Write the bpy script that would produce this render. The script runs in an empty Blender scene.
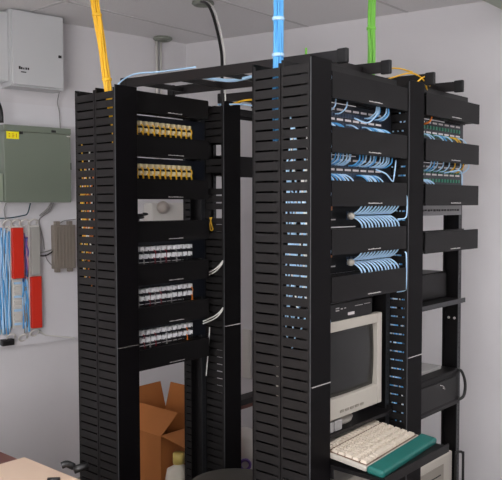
import bpy, bmesh, math, random
from mathutils import Vector, Matrix
random.seed(7)
scene = bpy.context.scene
COL = scene.collection
PI = math.pi

# ------------------------------------------------------------------ materials
def lin(c):
    return tuple(((v/255)/12.92 if v/255 <= .04045 else ((v/255+.055)/1.055)**2.4) for v in c)
MATS = {}
def mat(name, rgb, rough=.5, metal=0., spec=.5, noise=0., scale=20., bump=0., emit=0., coat=0.):
    if name in MATS: return MATS[name]
    m = bpy.data.materials.new(name); m.use_nodes = True
    nt = m.node_tree; b = nt.nodes['Principled BSDF']
    c = lin(rgb)
    b.inputs['Base Color'].default_value = (*c, 1)
    b.inputs['Roughness'].default_value = rough
    b.inputs['Metallic'].default_value = metal
    b.inputs['Specular IOR Level'].default_value = spec
    if coat: b.inputs['Coat Weight'].default_value = coat
    if noise or bump:
        tc = nt.nodes.new('ShaderNodeTexCoord'); n = nt.nodes.new('ShaderNodeTexNoise')
        n.inputs['Scale'].default_value = scale; n.inputs['Detail'].default_value = 4
        nt.links.new(tc.outputs['Object'], n.inputs['Vector'])
        if noise:
            mx = nt.nodes.new('ShaderNodeMix'); mx.data_type = 'RGBA'
            mx.inputs[6].default_value = (*[v*(1-noise) for v in c], 1)
            mx.inputs[7].default_value = (*[min(1, v*(1+noise)) for v in c], 1)
            nt.links.new(n.outputs['Fac'], mx.inputs[0]); nt.links.new(mx.outputs[2], b.inputs['Base Color'])
        if bump:
            bp = nt.nodes.new('ShaderNodeBump'); bp.inputs['Strength'].default_value = bump
            bp.inputs['Distance'].default_value = .002
            nt.links.new(n.outputs['Fac'], bp.inputs['Height']); nt.links.new(bp.outputs['Normal'], b.inputs['Normal'])
    if emit:
        b.inputs['Emission Color'].default_value = (*c, 1); b.inputs['Emission Strength'].default_value = emit
    MATS[name] = m
    return m

M = dict(
    wall=mat('wall_paint', (214,211,213), .75, noise=.025, scale=6, bump=.08),
    ply=mat('painted_plywood', (218,216,219), .6, noise=.03, scale=8),
    floor=mat('floor_tile', (120,112,104), .4, noise=.08, scale=3),
    tbar=mat('ceiling_bar', (196,193,193), .5),
    black=mat('black_cover', (11,9,10), .45, spec=.18, noise=.1, scale=4),
    front=mat('black_front_cover', (11,9,11), .5, spec=.08, noise=.1, scale=4),
    duct=mat('black_duct_plastic', (25,23,23), .5, spec=.3, noise=.08, scale=8),
    steel=mat('black_painted_steel', (15,13,14), .45, spec=.3),
    flange=mat('dark_grey_rail', (44,45,48), .4, spec=.5, metal=.3),
    runway=mat('runway_black_steel', (24,20,21), .45, spec=.4),
    cap=mat('black_rubber', (26,25,26), .6, spec=.3),
    chrome=mat('bright_metal', (210,208,205), .22, metal=.9),
    yellow=mat('yellow_cable', (240,186,40), .4, noise=.1, scale=60),
    yplug=mat('cream_boot', (226,208,168), .45),
    blue=mat('blue_cable', (84,166,226), .4, noise=.08, scale=60),
    lblue=mat('light_blue_cable', (178,214,244), .38),
    dblue=mat('deep_blue_cable', (40,92,150), .45),
    green=mat('green_cable', (112,184,64), .4, noise=.1, scale=60),
    white=mat('white_cable', (226,224,218), .4),
    grey=mat('grey_cable', (140,138,136), .5),
    blackc=mat('black_cable', (14,13,14), .4),
    purple=mat('purple_cable', (120,90,170), .45),
    pink=mat('pink_cable', (220,160,176), .45),
    orange=mat('orange_cable', (222,120,36), .45),
    red=mat('dark_red_cable', (120,30,44), .45),
    plug=mat('white_plug', (242,241,243), .4),
    label=mat('white_label_strip', (214,206,206), .6),
    mark=mat('pale_mark', (196,192,190), .5),
    panel=mat('dark_panel_face', (22,26,36), .4, spec=.4),
    port=mat('port_socket', (28,50,76), .4),
    gport=mat('green_port_socket', (30,120,92), .4),
    brown=mat('brown_badge', (200,120,48), .35),
    beige=mat('beige_plastic', (176,170,160), .45, noise=.03, scale=10),
    beige2=mat('beige_plastic_recess', (140,134,124), .5),
    crt=mat('crt_glass', (22,23,22), .12, spec=.6, coat=.6),
    key=mat('key_cap', (208,196,180), .45),
    keybase=mat('keyboard_well', (104,80,64), .6),
    teal=mat('teal_gel_pad', (16,94,87), .55, noise=.06, scale=40),
    cabw=mat('white_enamel', (198,199,200), .35, noise=.02, scale=5),
    cabg=mat('grey_green_enamel', (118,127,113), .4, noise=.03, scale=5),
    cabg2=mat('pale_green_edge', (150,158,142), .4),
    ylab=mat('yellow_label', (255,240,20), .5),
    olab=mat('orange_print', (200,130,10), .5),
    ink=mat('black_ink', (20,20,22), .6),
    redc=mat('red_plastic_cover', (214,44,22), .45),
    greyc=mat('grey_plastic_cover', (168,166,160), .5),
    spl=mat('taupe_enclosure', (138,128,118), .55, noise=.06, scale=14),
    card=mat('cardboard', (176,108,52), .8, noise=.1, scale=12),
    cardin=mat('cardboard_inside', (140,84,42), .85, noise=.1, scale=12),
    desk=mat('beige_laminate', (206,180,158), .45, noise=.03, scale=10),
    wood=mat('red_brown_wood', (96,52,42), .5, noise=.15, scale=9),
    stool=mat('dark_grey_vinyl', (62,58,52), .55, noise=.06, scale=30),
    bottle=mat('white_bottle', (216,208,192), .4),
    bcap=mat('pale_yellow_cap', (220,196,110), .4),
    hwhite=mat('white_plastic', (214,210,204), .45),
    lens=mat('lamp_lens', (176,166,158), .3),
    dgrey=mat('mid_grey_metal', (132,131,132), .4, metal=.2),
    papers=mat('grey_papers', (150,148,146), .7),
    lampm=mat('lamp_diffuser', (250,250,252), .5, emit=1.0),
    daylit=mat('daylit_frosted_glass', (250,250,252), .5, emit=1.0),
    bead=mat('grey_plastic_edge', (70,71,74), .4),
    teald=mat('dark_teal_cable', (40,72,84), .45),
    ring=mat('grey_green_ring', (128,132,122), .5),
)
# ceiling tile: procedural, fine pits
def ceiling_mat():
    m = mat('ceiling_tile', (226,224,224), .85, noise=.05, scale=90, bump=.15)
    return m
M['ceil'] = ceiling_mat()

# ------------------------------------------------------------------ mesh helpers
def box(bm, x0, x1, y0, y1, z0, z1, mtx=None):
    vs = [bm.verts.new(v) for v in ((x0,y0,z0),(x1,y0,z0),(x1,y1,z0),(x0,y1,z0),(x0,y0,z1),(x1,y0,z1),(x1,y1,z1),(x0,y1,z1))]
    for f in ((3,2,1,0),(4,5,6,7),(0,1,5,4),(1,2,6,5),(2,3,7,6),(3,0,4,7)):
        bm.faces.new([vs[i] for i in f])
    if mtx is not None:
        for v in vs: v.co = mtx @ v.co
    return vs
def hexa(bm, lo, hi):
    """solid between two quads (lists of 4 points each, same winding)"""
    vs = [bm.verts.new(v) for v in list(lo)+list(hi)]
    for f in ((3,2,1,0),(4,5,6,7),(0,1,5,4),(1,2,6,5),(2,3,7,6),(3,0,4,7)):
        bm.faces.new([vs[i] for i in f])
    bmesh.ops.recalc_face_normals(bm, faces=bm.faces[:])
def smooth_path(pts, n=6):
    P = [Vector(p) for p in pts]
    if len(P) < 3: return P
    out = []
    Q = [2*P[0]-P[1]] + P + [2*P[-1]-P[-2]]
    for i in range(1, len(Q)-2):
        a,b,c,d = Q[i-1],Q[i],Q[i+1],Q[i+2]
        for k in range(n):
            t = k/n
            out.append(.5*((2*b)+(c-a)*t+(2*a-5*b+4*c-d)*t*t+(3*b-a-3*c+d)*t**3))
    out.append(P[-1])
    return out
def tube(bm, pts, r, sides=6, n=5, smooth=True):
    P = smooth_path(pts, n) if smooth else [Vector(p) for p in pts]
    rings = []; up = None
    for i, p in enumerate(P):
        t = (P[min(i+1,len(P)-1)]-P[max(i-1,0)]).normalized()
        if up is None:
            up = t.orthogonal().normalized()
        else:
            up = (up - t*up.dot(t))
            up = up.normalized() if up.length > 1e-6 else t.orthogonal().normalized()
        s = t.cross(up)
        rings.append([bm.verts.new(p+r*(math.cos(a)*up+math.sin(a)*s)) for a in (2*PI*k/sides for k in range(sides))])
    for a, b in zip(rings, rings[1:]):
        for k in range(sides):
            f = bm.faces.new((a[k], a[(k+1)%sides], b[(k+1)%sides], b[k])); f.smooth = True
    bm.faces.new(rings[0][::-1]); bm.faces.new(rings[-1])
def lathe(bm, prof, c, seg=24, axis='Z', mtx=None):
    """prof: list of (r, h)"""
    rings = []
    for r, h in prof:
        ring = []
        for k in range(seg):
            a = 2*PI*k/seg; p = Vector((r*math.cos(a), r*math.sin(a), h))
            if axis == 'Y': p = Vector((p.x, -p.z, p.y))
            if mtx is not None: p = mtx @ p
            ring.append(bm.verts.new(Vector(c)+p))
        rings.append(ring)
    for a, b in zip(rings, rings[1:]):
        for k in range(seg):
            f = bm.faces.new((a[k], a[(k+1)%seg], b[(k+1)%seg], b[k])); f.smooth = True
    if prof[0][0] > 1e-5: bm.faces.new(rings[0][::-1])
    if prof[-1][0] > 1e-5: bm.faces.new(rings[-1])
def bevel(bm, w, seg=2):
    bmesh.ops.bevel(bm, geom=[e for e in bm.edges], offset=w, segments=seg, affect='EDGES', profile=.5, clamp_overlap=True)
def BM(): return bmesh.new()
def obj(name, bm, m, parent=None, bev=0, seg=2):
    if bev: bevel(bm, bev, seg)
    me = bpy.data.meshes.new(name); bm.to_mesh(me); bm.free()
    me.materials.append(m)
    o = bpy.data.objects.new(name, me); COL.objects.link(o)
    if parent is not None: o.parent = parent; o.matrix_parent_inverse = Matrix.Translation(-parent.location) if parent.type == 'EMPTY' and not parent.parent else Matrix()
    return o
def tag(o, label, cat, group=None):
    o['label'] = label; o['category'] = cat
    if group: o['group'] = group
    return o
def thing(name, loc, label, cat, group=None):
    o = bpy.data.objects.new(name, None); COL.objects.link(o); o.location = loc; o.empty_display_size = .05
    return tag(o, label, cat, group)
def B(*a):
    bm = BM(); box(bm, *a); return bm
def struct(name, bm, m):
    o = obj(name, bm, m); o['kind'] = 'structure'; return o
ORD = ['first','second','third','fourth','fifth','sixth','seventh','eighth','ninth','tenth','eleventh','twelfth','thirteenth',
       'fourteenth','fifteenth','sixteenth','seventeenth','eighteenth','nineteenth','twentieth','twenty-first','twenty-second','twenty-third','twenty-fourth']

# ------------------------------------------------------------------ measured layout (metres; X along the racks, Y away, Z up)
H = 2.72
SA = .9126                    # front plane of the left rack row
YB, YA = .077, 1.03        # panel mounting planes
WA, WB = Vector((.698,2.312,0)), Vector((1.559,2.189,0))
WD = (WB-WA).normalized(); WN = Vector((WD.y,-WD.x,0))     # along back wall, into the room
def WP(s, z, o=0.): 
    p = WA + WD*s + WN*o; return Vector((p.x, p.y, z))

# ------------------------------------------------------------------ room
XL, XR, YF = -3.0, 3.4, -2.6
corner = WB + WD*0
jog = Vector((1.868,.302,0))
def wallseg(name, a, b, m=M['wall'], t=.1, z1=H):
    a, b = Vector(a), Vector(b); d = (b-a).normalized(); n = Vector((-d.y, d.x, 0))   # n points outwards for clockwise order
    bm = BM()
    lo = [Vector((p.x,p.y,0)) for p in (a, b, b+n*t, a+n*t)]
    hexa(bm, lo, [p+Vector((0,0,z1)) for p in lo])
    return struct(name, bm, m)
pL = WA + WD*((XL-WA.x)/WD.x)
wallseg('wall_back', pL, corner)
XR = corner.x + (YF-corner.y)*(jog.x-corner.x)/(jog.y-corner.y)
wallseg('wall_right', corner, (XR,YF,0))
wallseg('wall_front', (XR,YF,0), (XL,YF,0))
wallseg('wall_left', (XL,YF,0), (XL,pL.y,0))
outline = [(XL,YF),(XR,YF),(corner.x,corner.y),(pL.x,pL.y)]
def slab(name, z0, z1, m):
    bm = BM(); lo=[bm.verts.new((x,y,z0)) for x,y in outline]; hi=[bm.verts.new((x,y,z1)) for x,y in outline]
    bm.faces.new(lo[::-1]); bm.faces.new(hi)
    for i in range(len(lo)): j=(i+1)%len(lo); bm.faces.new((lo[i],lo[j],hi[j],hi[i]))
    return struct(name, bm, m)
slab('floor', -.1, 0, M['floor']); slab('ceiling', H, H+.1, M['ceil'])
# suspended-ceiling grid
def back_y(x): return WA.y + (x-WA.x)*WD.y/WD.x
def right_x(y): return corner.x + (y-corner.y)*(jog.x-corner.x)/(jog.y-corner.y)
bm = BM()
for k in range(-1, 8):
    y = 1.90 - .61*k
    if y < YF: break
    x1 = right_x(y)-.005
    if y < back_y(x1): pass
    if y > back_y(1.5): x1 = min(x1, WA.x+(y-WA.y)*WD.x/WD.y-.02)
    if x1 > XL+.1: box(bm, XL, x1, y-.0075, y+.0075, H-.003, H+.004)
for k in range(-6, 8):
    x = 0.415 + 1.22*k
    if XL < x < 1.3:
        y1 = back_y(x)-.005
        box(bm, x-.0075, x+.0075, YF, y1, H-.0028, H+.004)
struct('trim_1', bm, M['tbar'])
# recessed ceiling lamps (outside the picture, over and behind the camera)
for i, (x, y, lab) in enumerate(((-.805,-1.145,'surface ceiling light above the aisle in front of the racks'),
                  (-1.815,.675,'surface ceiling light nearest the left wall'),
                  (.815,-1.455,'surface ceiling light nearest the far right wall'))):
    t = thing('ceiling_light', (x,y,H-.07), lab, 'ceiling light', 'surface ceiling lights')
    obj('housing', B(x-.30,x+.30,y-.60,y+.60,H-.03,H-.0035), M['hwhite'], t)
    obj('diffuser', B(x-.28,x+.28,y-.58,y+.58,H-.085,H-.0305), M['lampm'], t, .01)

tag(obj('ceiling_duct', B(1.42, 1.88, -.6, .08, 2.60, H-.004), M['cabg2'], None, .004), 'grey boxed duct under the ceiling at the top right corner of the picture', 'duct')
# added fill light: framed glowing pane on the left wall, behind the camera
wt = bpy.data.objects.new('window_1', None); COL.objects.link(wt); wt.location = (XL, -.9, 1.55); wt['kind'] = 'structure'
WY0, WY1, WZ0, WZ1 = -2.1, .3, .85, 2.25
fb = BM()
for a in ((WY0,WY1,WZ0,WZ0+.05),(WY0,WY1,WZ1-.05,WZ1),(WY0,WY0+.05,WZ0+.05,WZ1-.05),(WY1-.05,WY1,WZ0+.05,WZ1-.05),(-.925,-.875,WZ0+.05,WZ1-.05)):
    box(fb, XL+.001, XL+.05, *a)
obj('window_frame', fb, M['hwhite'], wt)['kind'] = 'structure'
obj('frosted_pane', B(XL+.002, XL+.02, WY0+.05, WY1-.05, WZ0+.05, WZ1-.05), M['daylit'], wt)['kind'] = 'structure'

# ------------------------------------------------------------------ vertical cable managers
PITCH = .034
def slotted(x, sgn, ya, yb, rim_y, skip=()):
    bm = BM(); xa, xb = (x, x+.004) if sgn > 0 else (x-.004, x)
    z = .07; i = 0
    while z < 2.11:
        zc = z + PITCH/2
        if not any(a < zc < b for a, b in skip): box(bm, xa, xb, ya, yb, z+.0032, z+PITCH-.0032)
        z += PITCH
    # edge bands that tie the fingers together
    s = .004
    box(bm, xa-.0005, xb+.0005, ya-s, ya+s, .06, 2.12); box(bm, xa-.0005, xb+.0005, yb-s, yb+s, .06, 2.12)
    return bm
def vmanager(x0, x1, y0, dep, seam, label, skipL=(), skipR=(), mid=.5):
    t = thing('vertical_cable_manager', ((x0+x1)/2, y0+dep/2, 0), label, 'cable manager', 'black slotted vertical cable managers')
    ym = y0 + dep*mid
    obj('spine', B(x0+.006, x1-.006, ym-.003, ym+.003, .05, 2.13), M['steel'], t)
    for x, sg, sk in ((x0, 1, skipL), (x1, -1, skipR)):
        obj('slotted_side', slotted(x, sg, y0+.012, ym-.006, y0, sk), M['duct'], t)
        obj('slotted_side', slotted(x, sg, ym+.006, y0+dep-.010, y0, ()), M['duct'], t)
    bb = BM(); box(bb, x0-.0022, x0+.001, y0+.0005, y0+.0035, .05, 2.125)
    obj('edge_bead', bb, M['bead'], t)  # lighter grey strip imitates the highlight on the rounded front edge
    obj('front_cover', B(x0-.001, x1+.001, y0, y0+.006, seam+.002, 2.13), M['front'], t, .0015, 1)
    obj('front_cover', B(x0-.001, x1+.001, y0, y0+.006, .05, seam-.002), M['front'], t, .0015, 1)
    st = obj('seam_strip', B(x0+.004, x1-.002, y0-.0015, y0+.004, seam-.0018, seam+.0018), M['chrome'], t); st['label'] = 'bright metal seam strip'  # bright strip modelled in place of light reflecting off the cover seam
    obj('rear_cover', B(x0-.001, x1+.001, y0+dep-.006, y0+dep, .05, 2.13), M['black'], t)
    obj('base_plate', B(x0, x1, y0, y0+dep, .0, .05), M['steel'], t)
    return t
AL = (-.0508, .0586); AR = (.568, .679); BL = (0., .1094); BR = (.622, .734)
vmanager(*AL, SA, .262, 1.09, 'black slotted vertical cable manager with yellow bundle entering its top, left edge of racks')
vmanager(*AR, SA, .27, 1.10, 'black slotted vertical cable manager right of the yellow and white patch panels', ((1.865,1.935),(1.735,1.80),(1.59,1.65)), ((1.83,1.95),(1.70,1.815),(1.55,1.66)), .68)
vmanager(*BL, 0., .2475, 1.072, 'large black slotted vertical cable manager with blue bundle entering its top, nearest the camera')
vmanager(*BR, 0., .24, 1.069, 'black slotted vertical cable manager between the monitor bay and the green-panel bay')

# ------------------------------------------------------------------ two-post racks
def rack(x0, x1, yp, label, flw=.03):
    t = thing('equipment_rack', ((x0+x1)/2, yp+.04, 0), label, 'rack', 'black two-post equipment racks')
    for x, s in ((x0, 1), (x1, -1)):
        bm = BM(); X = lambda d: x + s*d
        def bx(a, b, *r): box(bm, min(X(a),X(b)), max(X(a),X(b)), *r)
        bx(.001, .005, yp, yp+.076, .02, 2.13); bx(.005, flw, yp+.073, yp+.076, .02, 2.13)
        p = obj('post', bm, M['steel'], t)
        fb = BM(); xa, xb = min(X(.005),X(flw)), max(X(.005),X(flw))
        box(fb, xa, xb, yp, yp+.003, .02, 2.13)
        fl = obj('mounting_rail', fb, M['flange'], p)
        hb = BM(); hc = X(.018)
        z = .1
        while z < 2.1:
            box(hb, hc-.003, hc+.003, yp-.0006, yp+.0005, z, z+.006); z += .0222
        obj('screw_holes', hb, M['ink'], p)
    for a, b in ((yp-.022, yp-.0005), (yp+.077, yp+.10)):
        bm = BM(); box(bm, x0+.002, x1-.002, a, b, 2.127, 2.132); 
        ya = a if a < yp else b-.004
        box(bm, x0+.002, x1-.002, ya, ya+.004, 2.10, 2.127); obj('top_angle', bm, M['steel'], t)
    for a, b in ((yp-.15, yp-.0005), (yp+.077, yp+.22)):
        bm = BM(); box(bm, x0+.002, x1-.002, a, b, 0, .006); ya = b-.006 if a < yp else a
        box(bm, x0+.002, x1-.002, ya, ya+.006, .006, .09); obj('base_angle', bm, M['steel'], t)
    return t
RA1 = (.0596,.567); RA2 = (.680,1.19); RB1 = (.1104,.621); RB2 = (.735,1.240)
rack(*RA1, YA, 'black two-post rack holding the yellow and white patch panels, at left')
rack(*RA2, 1.10, 'black two-post rack partly hidden behind the large near cable manager')
rack(*RB1, YB, 'black two-post rack holding blue-cabled panels above the monitor')
rack(*RB2, YB, 'black two-post rack farthest right, holding green patch panels')
for z in (1.146, 1.137):
    pass
sc = []
for i, y in enumerate((YB+.028, YB+.056)):
    bm = BM(); lathe(bm, [(0,0),(.006,0),(.006,.003),(0,.003)], (1.2345, y, 1.142), 10, mtx=Matrix.Rotation(-PI/2,4,'Y'))
    tag(obj('screw', bm, M['hwhite']), 'bright screw head on the right rack post, '+('left one of the pair' if i else 'right one of the pair'), 'screw', 'screws on the right post')

# ------------------------------------------------------------------ horizontal cable managers
def hmanager(x0, x1, yf, yp, z, label, h=.0854):
    t = thing('horizontal_cable_manager', ((x0+x1)/2, yp, z), label, 'cable manager', 'black horizontal cable managers')
    bm = BM(); box(bm, x0, x1, yf, yf+.003, z, z+h)
    box(bm, x0, x1, yf+.003, yf+.010, z, z+.003); box(bm, x0, x1, yf+.003, yf+.010, z+h-.003, z+h)
    obj('cover', bm, M['black'], t)
    obj('back_plate', B(x0, x1, yp-.0115, yp-.0075, z+.0005, z+h+.001), M['steel'], t)
    n = 17; w = (x1-x0)/n
    for zz in (z+.004, z+h-.008):
        fb = BM()
        for k in range(n): box(fb, x0+k*w+.004, x0+(k+1)*w-.004, yf+.006, yp-.012, zz, zz+.004)
        obj('finger_row', fb, M['duct'], t)
    mb = BM(); xc = (x0+x1)/2+.02; random.seed(int(z*1000))
    xx = xc-.042
    while xx < xc+.04:
        w2 = random.uniform(.004,.012); box(mb, xx, xx+w2, yf-.0006, yf+.001, z+.0085, z+.0085+random.uniform(.002,.004)); xx += w2+random.uniform(.001,.002)
    o = obj('maker_mark', mb, M['mark'], t); o['label'] = 'small pale printed mark'
    return t
zA = [2.0405-.1790*i for i in range(7)]
namesA = ['black horizontal cable manager at the top of the left rack, above the yellow panels',
 'black horizontal cable manager between the two yellow-cabled panels',
 'black horizontal cable manager below the lower yellow-cabled panel',
 'black horizontal cable manager above the topmost white-plug panel',
 'black horizontal cable manager between the topmost and middle white-plug panels',
 'black horizontal cable manager between the middle and lowest white-plug panels',
 'black horizontal cable manager below the lowest white-plug panel, above the cardboard box']
for z, l in zip(zA, namesA): hmanager(.066, .508, .955, YA, z, l)
zB = [2.0101,1.8323,1.6545,1.4925,1.3342]
namesB = ['black horizontal cable manager at the top of the monitor rack, above the upper blue panel',
 'black horizontal cable manager between the two blue-cabled patch panels',
 'black horizontal cable manager between the lower blue panel and the upper switch',
 'black horizontal cable manager between the two switches with blue cable fans',
 'black horizontal cable manager under the lower switch, just above the monitor']
for z, l in zip(zB, namesB): hmanager(.114, .604, 0, YB, z, l)
zC = [2.0101,1.8323,1.6545,1.4638]
namesC = ['black horizontal cable manager at the top of the right rack, above the upper green panel',
 'black horizontal cable manager between the two green patch panels',
 'black horizontal cable manager between the lower green panel and the grey unit',
 'black horizontal cable manager below the grey unit in the right rack']
for z, l in zip(zC, namesC): hmanager(.752, 1.237, 0, YB, z, l)
hmanager(.69, 1.185, 1.045, 1.10, 1.795, 'black horizontal cable manager seen in the gap right of the left rack', .10)

# ------------------------------------------------------------------ patch panels
def pxs(x0, x1, n): return [x0+(x1-x0)*(i+.5)/n for i in range(n)]
def panel(x0, x1, yp, z0, h, label, rows, n, pm, strips=None, group='patch panels', px=(.03,.03), bf=None, cat='patch panel', name='patch_bay'):
    t = thing(name, ((x0+x1)/2, yp, z0), label, cat, group)
    obj('face_plate', B(x0, x1, yp-.004, yp-.0005, z0+.001, z0+h-.001), bf or M['panel'], t)
    obj('rear_housing', B(x0+.03, x1-.04, yp+.0005, yp+.04, z0+.006, z0+h-.006), M['steel'], t)
    X = pxs(x0+px[0], x1-px[1], n)
    for zr in rows:
        for x in X:
            obj('port', B(x-.0065, x+.0065, yp-.007, yp-.0035, zr-.007, zr+.007), pm, t)
    for zs in (strips or ()):
        k = 8
        for x in pxs(x0+px[0], x1-px[1], k):
            w = (x1-x0-px[0]-px[1])/k*.36
            obj('label_strip', B(x-w, x+w, yp-.0055, yp-.0035, zs-.0035, zs+.0035), M['label'], t)
    return t, X
PA = []
labA = ['patch panel with yellow cords, upper of two in the left rack','patch panel with yellow cords, lower of two in the left rack',None,
 'patch panel with white plugs, topmost of three in the left rack','patch panel with white plugs, middle of three in the left rack','patch panel with white plugs, lowest of three in the left rack']
for i in (0,1,3,4,5):
    z0 = zA[i+1]+.0872; rows = (z0+.053, z0+.024) if i < 2 else (z0+.060, z0+.027)
    PA.append((i, z0, rows, panel(.066,.551,YA,z0,.0895,labA[i],rows,12,M['port'],px=(.008,.098))[1]))
def cord(name, pts, r, m, label, cat='patch cord', group=None, sides=6, n=4):
    bm = BM(); tube(bm, pts, r, sides, n); return tag(obj(name, bm, m), label, cat, group)
rnd = random.Random(11)
for pi, (i, z0, rows, X) in enumerate(PA):
    for r, zr in enumerate(rows):
        for k, x in enumerate(X):
            pn = {0:'upper yellow-cord panel',1:'lower yellow-cord panel',3:'topmost white-plug panel',4:'middle white-plug panel',5:'lowest white-plug panel'}[i]
            rn = ('upper row','lower row')[r]
            if i < 2:
                cm, pm, col, gr = M['yellow'], M['yplug'], 'yellow', 'yellow patch cords in the left rack'
            else:
                cm = {0:M['blackc'],1:M['blackc'],2:M['orange'],3:M['blackc'],4:M['grey'],5:M['blackc'],6:M['red'],7:M['grey'],8:M['red'],9:M['blackc'],10:M['grey'],11:M['blackc']}[(k+pi)%12]
                pm, gr = M['plug'], 'white-plugged patch cords in the left rack'; col = 'white-plugged'
            # plug straight out of the panel, cord hangs down into the manager below
            bm = BM()
            jx = rnd.uniform(-.002,.002)
            hp = .0145*(1 if r == 0 else .9)
            tube(bm, [(x,YA-.028,zr-.004),(x+.004+jx,YA-.034,zr-.011),(x+hp*.8+jx,YA-.030,zr-.020),(x+hp+jx,YA-.024,zr-.036),
                      (x+hp,YA-.030,zA[i+1]+.050)], .0034 if i<2 else .0023, 6, 4)
            o = obj('patch_cable', bm, cm)
            tag(o, f'{col} patch cord {ORD[k]} from the left in the {rn} of the {pn}', 'patch cord', gr)
            w = .0076 if i < 2 else .0118
            pb = BM(); hexa(pb, [(x-w,YA-.0075,zr-.010),(x+w,YA-.0075,zr-.010),(x+w,YA-.0075,zr+.010),(x-w,YA-.0075,zr+.010)],
                            [(x-w*.8,YA-.031,zr-.009),(x+w*.8,YA-.031,zr-.009),(x+w*.8,YA-.031,zr+.009),(x-w*.8,YA-.031,zr+.009)])
            obj('plug', pb, pm, o)

def fan(x, yp, zr, up, lean, drop, out=.042):
    s = 1 if up else -1
    return [(x,yp-.008,zr),(x+lean*.2,yp-out*.6,zr+s*.002),(x+lean*.6,yp-out,zr+s*drop*.45),(x+lean,yp-out*.98,zr+s*drop)]
# blue panels of the monitor rack
z1 = zB[1]+.0872; rB1 = (z1+.052, z1+.018)
_, XB = panel(.116,.602,YB,z1,.0895,'patch panel with sparse light blue cords, upper of two in the monitor rack',rB1,24,M['port'],(z1+.070,z1+.036),px=(.02,.06))
z2 = zB[2]+.0872; rB2 = (z2+.055, z2+.022)
panel(.116,.602,YB,z2,.0895,'patch panel with many light blue cords, lower of two in the monitor rack',rB2,24,M['port'],(z2+.074,z2+.040),px=(.02,.06))
G1 = 'light blue patch cords in the monitor rack'
def bluecords(ks, row, zr, up, where, drop, lean=.02):
    for k in ks:
        cord('patch_cable', fan(XB[k], YB, zr, up, lean+rnd.uniform(-.006,.008), drop, .045+rnd.uniform(-.006,.004)), .0026, rnd.choice((M['lblue'],M['lblue'],M['blue'])),
             f'light blue patch cord, port {ORD[k]} from left, {row} of {where}', group=G1)
bluecords((1,5,16,17,18,20,21,22), 'upper row', rB1[0], True, 'upper blue panel', .042)
bluecords((0,1,2,3,4,5,9,10,15,16,17,18,19,20,21,22,23), 'lower row', rB1[1], False, 'upper blue panel', .036)
bluecords((0,1,2,3,4,5,6,7,10,11,12,14,15,16,18,19,20,21,22,23), 'upper row', rB2[0], True, 'lower blue panel', .038)
bluecords((0,1,2,3,4,5,6,7,13,14,15,16,17,18,19), 'lower row', rB2[1], False, 'lower blue panel', .040)
cord('patch_cable', [(.46,YB-.03,z2+.046),(.50,YB-.05,z2+.030),(.535,YB-.055,z2+.004),(.555,YB-.05,z2+.02),(.578,YB-.045,z2+.085)], .0028, M['lblue'], 'light blue patch cord in a V loop, right end of lower blue panel', group=G1)
cord('patch_cable', [(.33,YB-.02,z1+.045),(.37,YB-.05,z1+.03),(.42,YB-.055,z1+.062),(.44,YB-.05,z1+.092)], .0028, M['lblue'], 'light blue patch cord looping across the middle of the upper blue panel', group=G1)

# switches with cable fans
def switch(z0, label, which):
    t = thing('network_switch', (.36,YB+.15,z0), label, 'switch', 'network switches in the monitor rack')
    obj('case', B(.145,.585,YB,YB+.26,z0-.016,z0+.058), M['steel'], t)
    obj('face_plate', B(.118,.600,YB-.006,YB-.0005,z0-.017,z0+.067), M['black'], t)
    bb = obj('badge', B(.120,.215,YB-.008,YB-.0055,z0+.040,z0+.054), M['brown'], t); bb['label'] = 'brown badge plate'
    obj('status_lights', B(.20,.235,YB-.0075,YB-.0055,z0+.006,z0+.010), M['mark'], t)
    X = pxs(.30,.575,12)
    for zr in (z0+.030, z0+.013):
        for x in X: obj('port', B(x-.007,x+.007,YB-.0085,YB-.0055,zr-.006,zr+.006), M['port'], t)
    for r, zr in enumerate((z0+.026, z0+.017)):
        for k, x in enumerate(X):
            up = r == 0
            cord('patch_cable', fan(x-.012, YB-.006, zr, up, .032+rnd.uniform(-.003,.003), .052, .052), .0031, M['lblue'],
                 f'light blue patch cord {ORD[k]} from left in the {"up" if up else "down"}ward fan of the {which} switch', group='light blue cords fanning from the switches')
    tb = BM(); lathe(tb, [(.0,0),(.012,0),(.013,.012),(.007,.02),(0,.02)], (.285,YB-.03,z0+.02), 10, axis='Y')
    obj('cable_boot', tb, M['beige'], t)
switch(zB[3]+.0854+.022, 'black network switch with upper fan of light blue cords', 'upper')
switch(zB[4]+.0854+.018, 'black network switch with lower fan of light blue cords', 'lower')

# green panels of the right rack
rg1 = (z1+.058, z1+.026)
_, XG = panel(.754,1.224,YB,z1,.0895,'green-ported patch panel with few cords, upper of two in the right rack',rg1,16,M['gport'],(z1+.078,z1+.037),px=(.02,.02))
panel(.754,1.224,YB,z2,.0895,'green-ported patch panel with mixed cords, lower of two in the right rack',(z2+.055,z2+.018),16,M['gport'],(z2+.074,z2+.042),px=(.02,.02))
G2 = 'patch cords in the right rack'
cl = [('blue',M['blue']),('light blue',M['lblue']),('yellow',M['yellow'])]
for k, c in ((2,1),(3,1),(6,1),(7,0),(9,1),(11,2),(12,2),(14,1)):
    cord('patch_cable', fan(XG[k],YB,rg1[1],False,.03,.045), .0026, cl[c][1], f'{cl[c][0]} patch cord {ORD[k]} port from left, lower row of the upper green panel', group=G2)
for k, c in ((2,1),(3,0),(4,1),(6,1),(8,1),(10,2),(12,1),(13,2),(15,1)):
    cord('patch_cable', fan(XG[k],YB,z2+.055,True,.025,.045), .0026, cl[c][1], f'{cl[c][0]} patch cord {ORD[k]} port from left, upper row of the lower green panel', group=G2)
for k in (1,2,3):
    cord('patch_cable', fan(XG[k],YB,z2+.018,False,.03,.035), .003, M['lblue'], f'light blue patch cord {ORD[k]} port from left, lower row of the lower green panel', group=G2)
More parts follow.
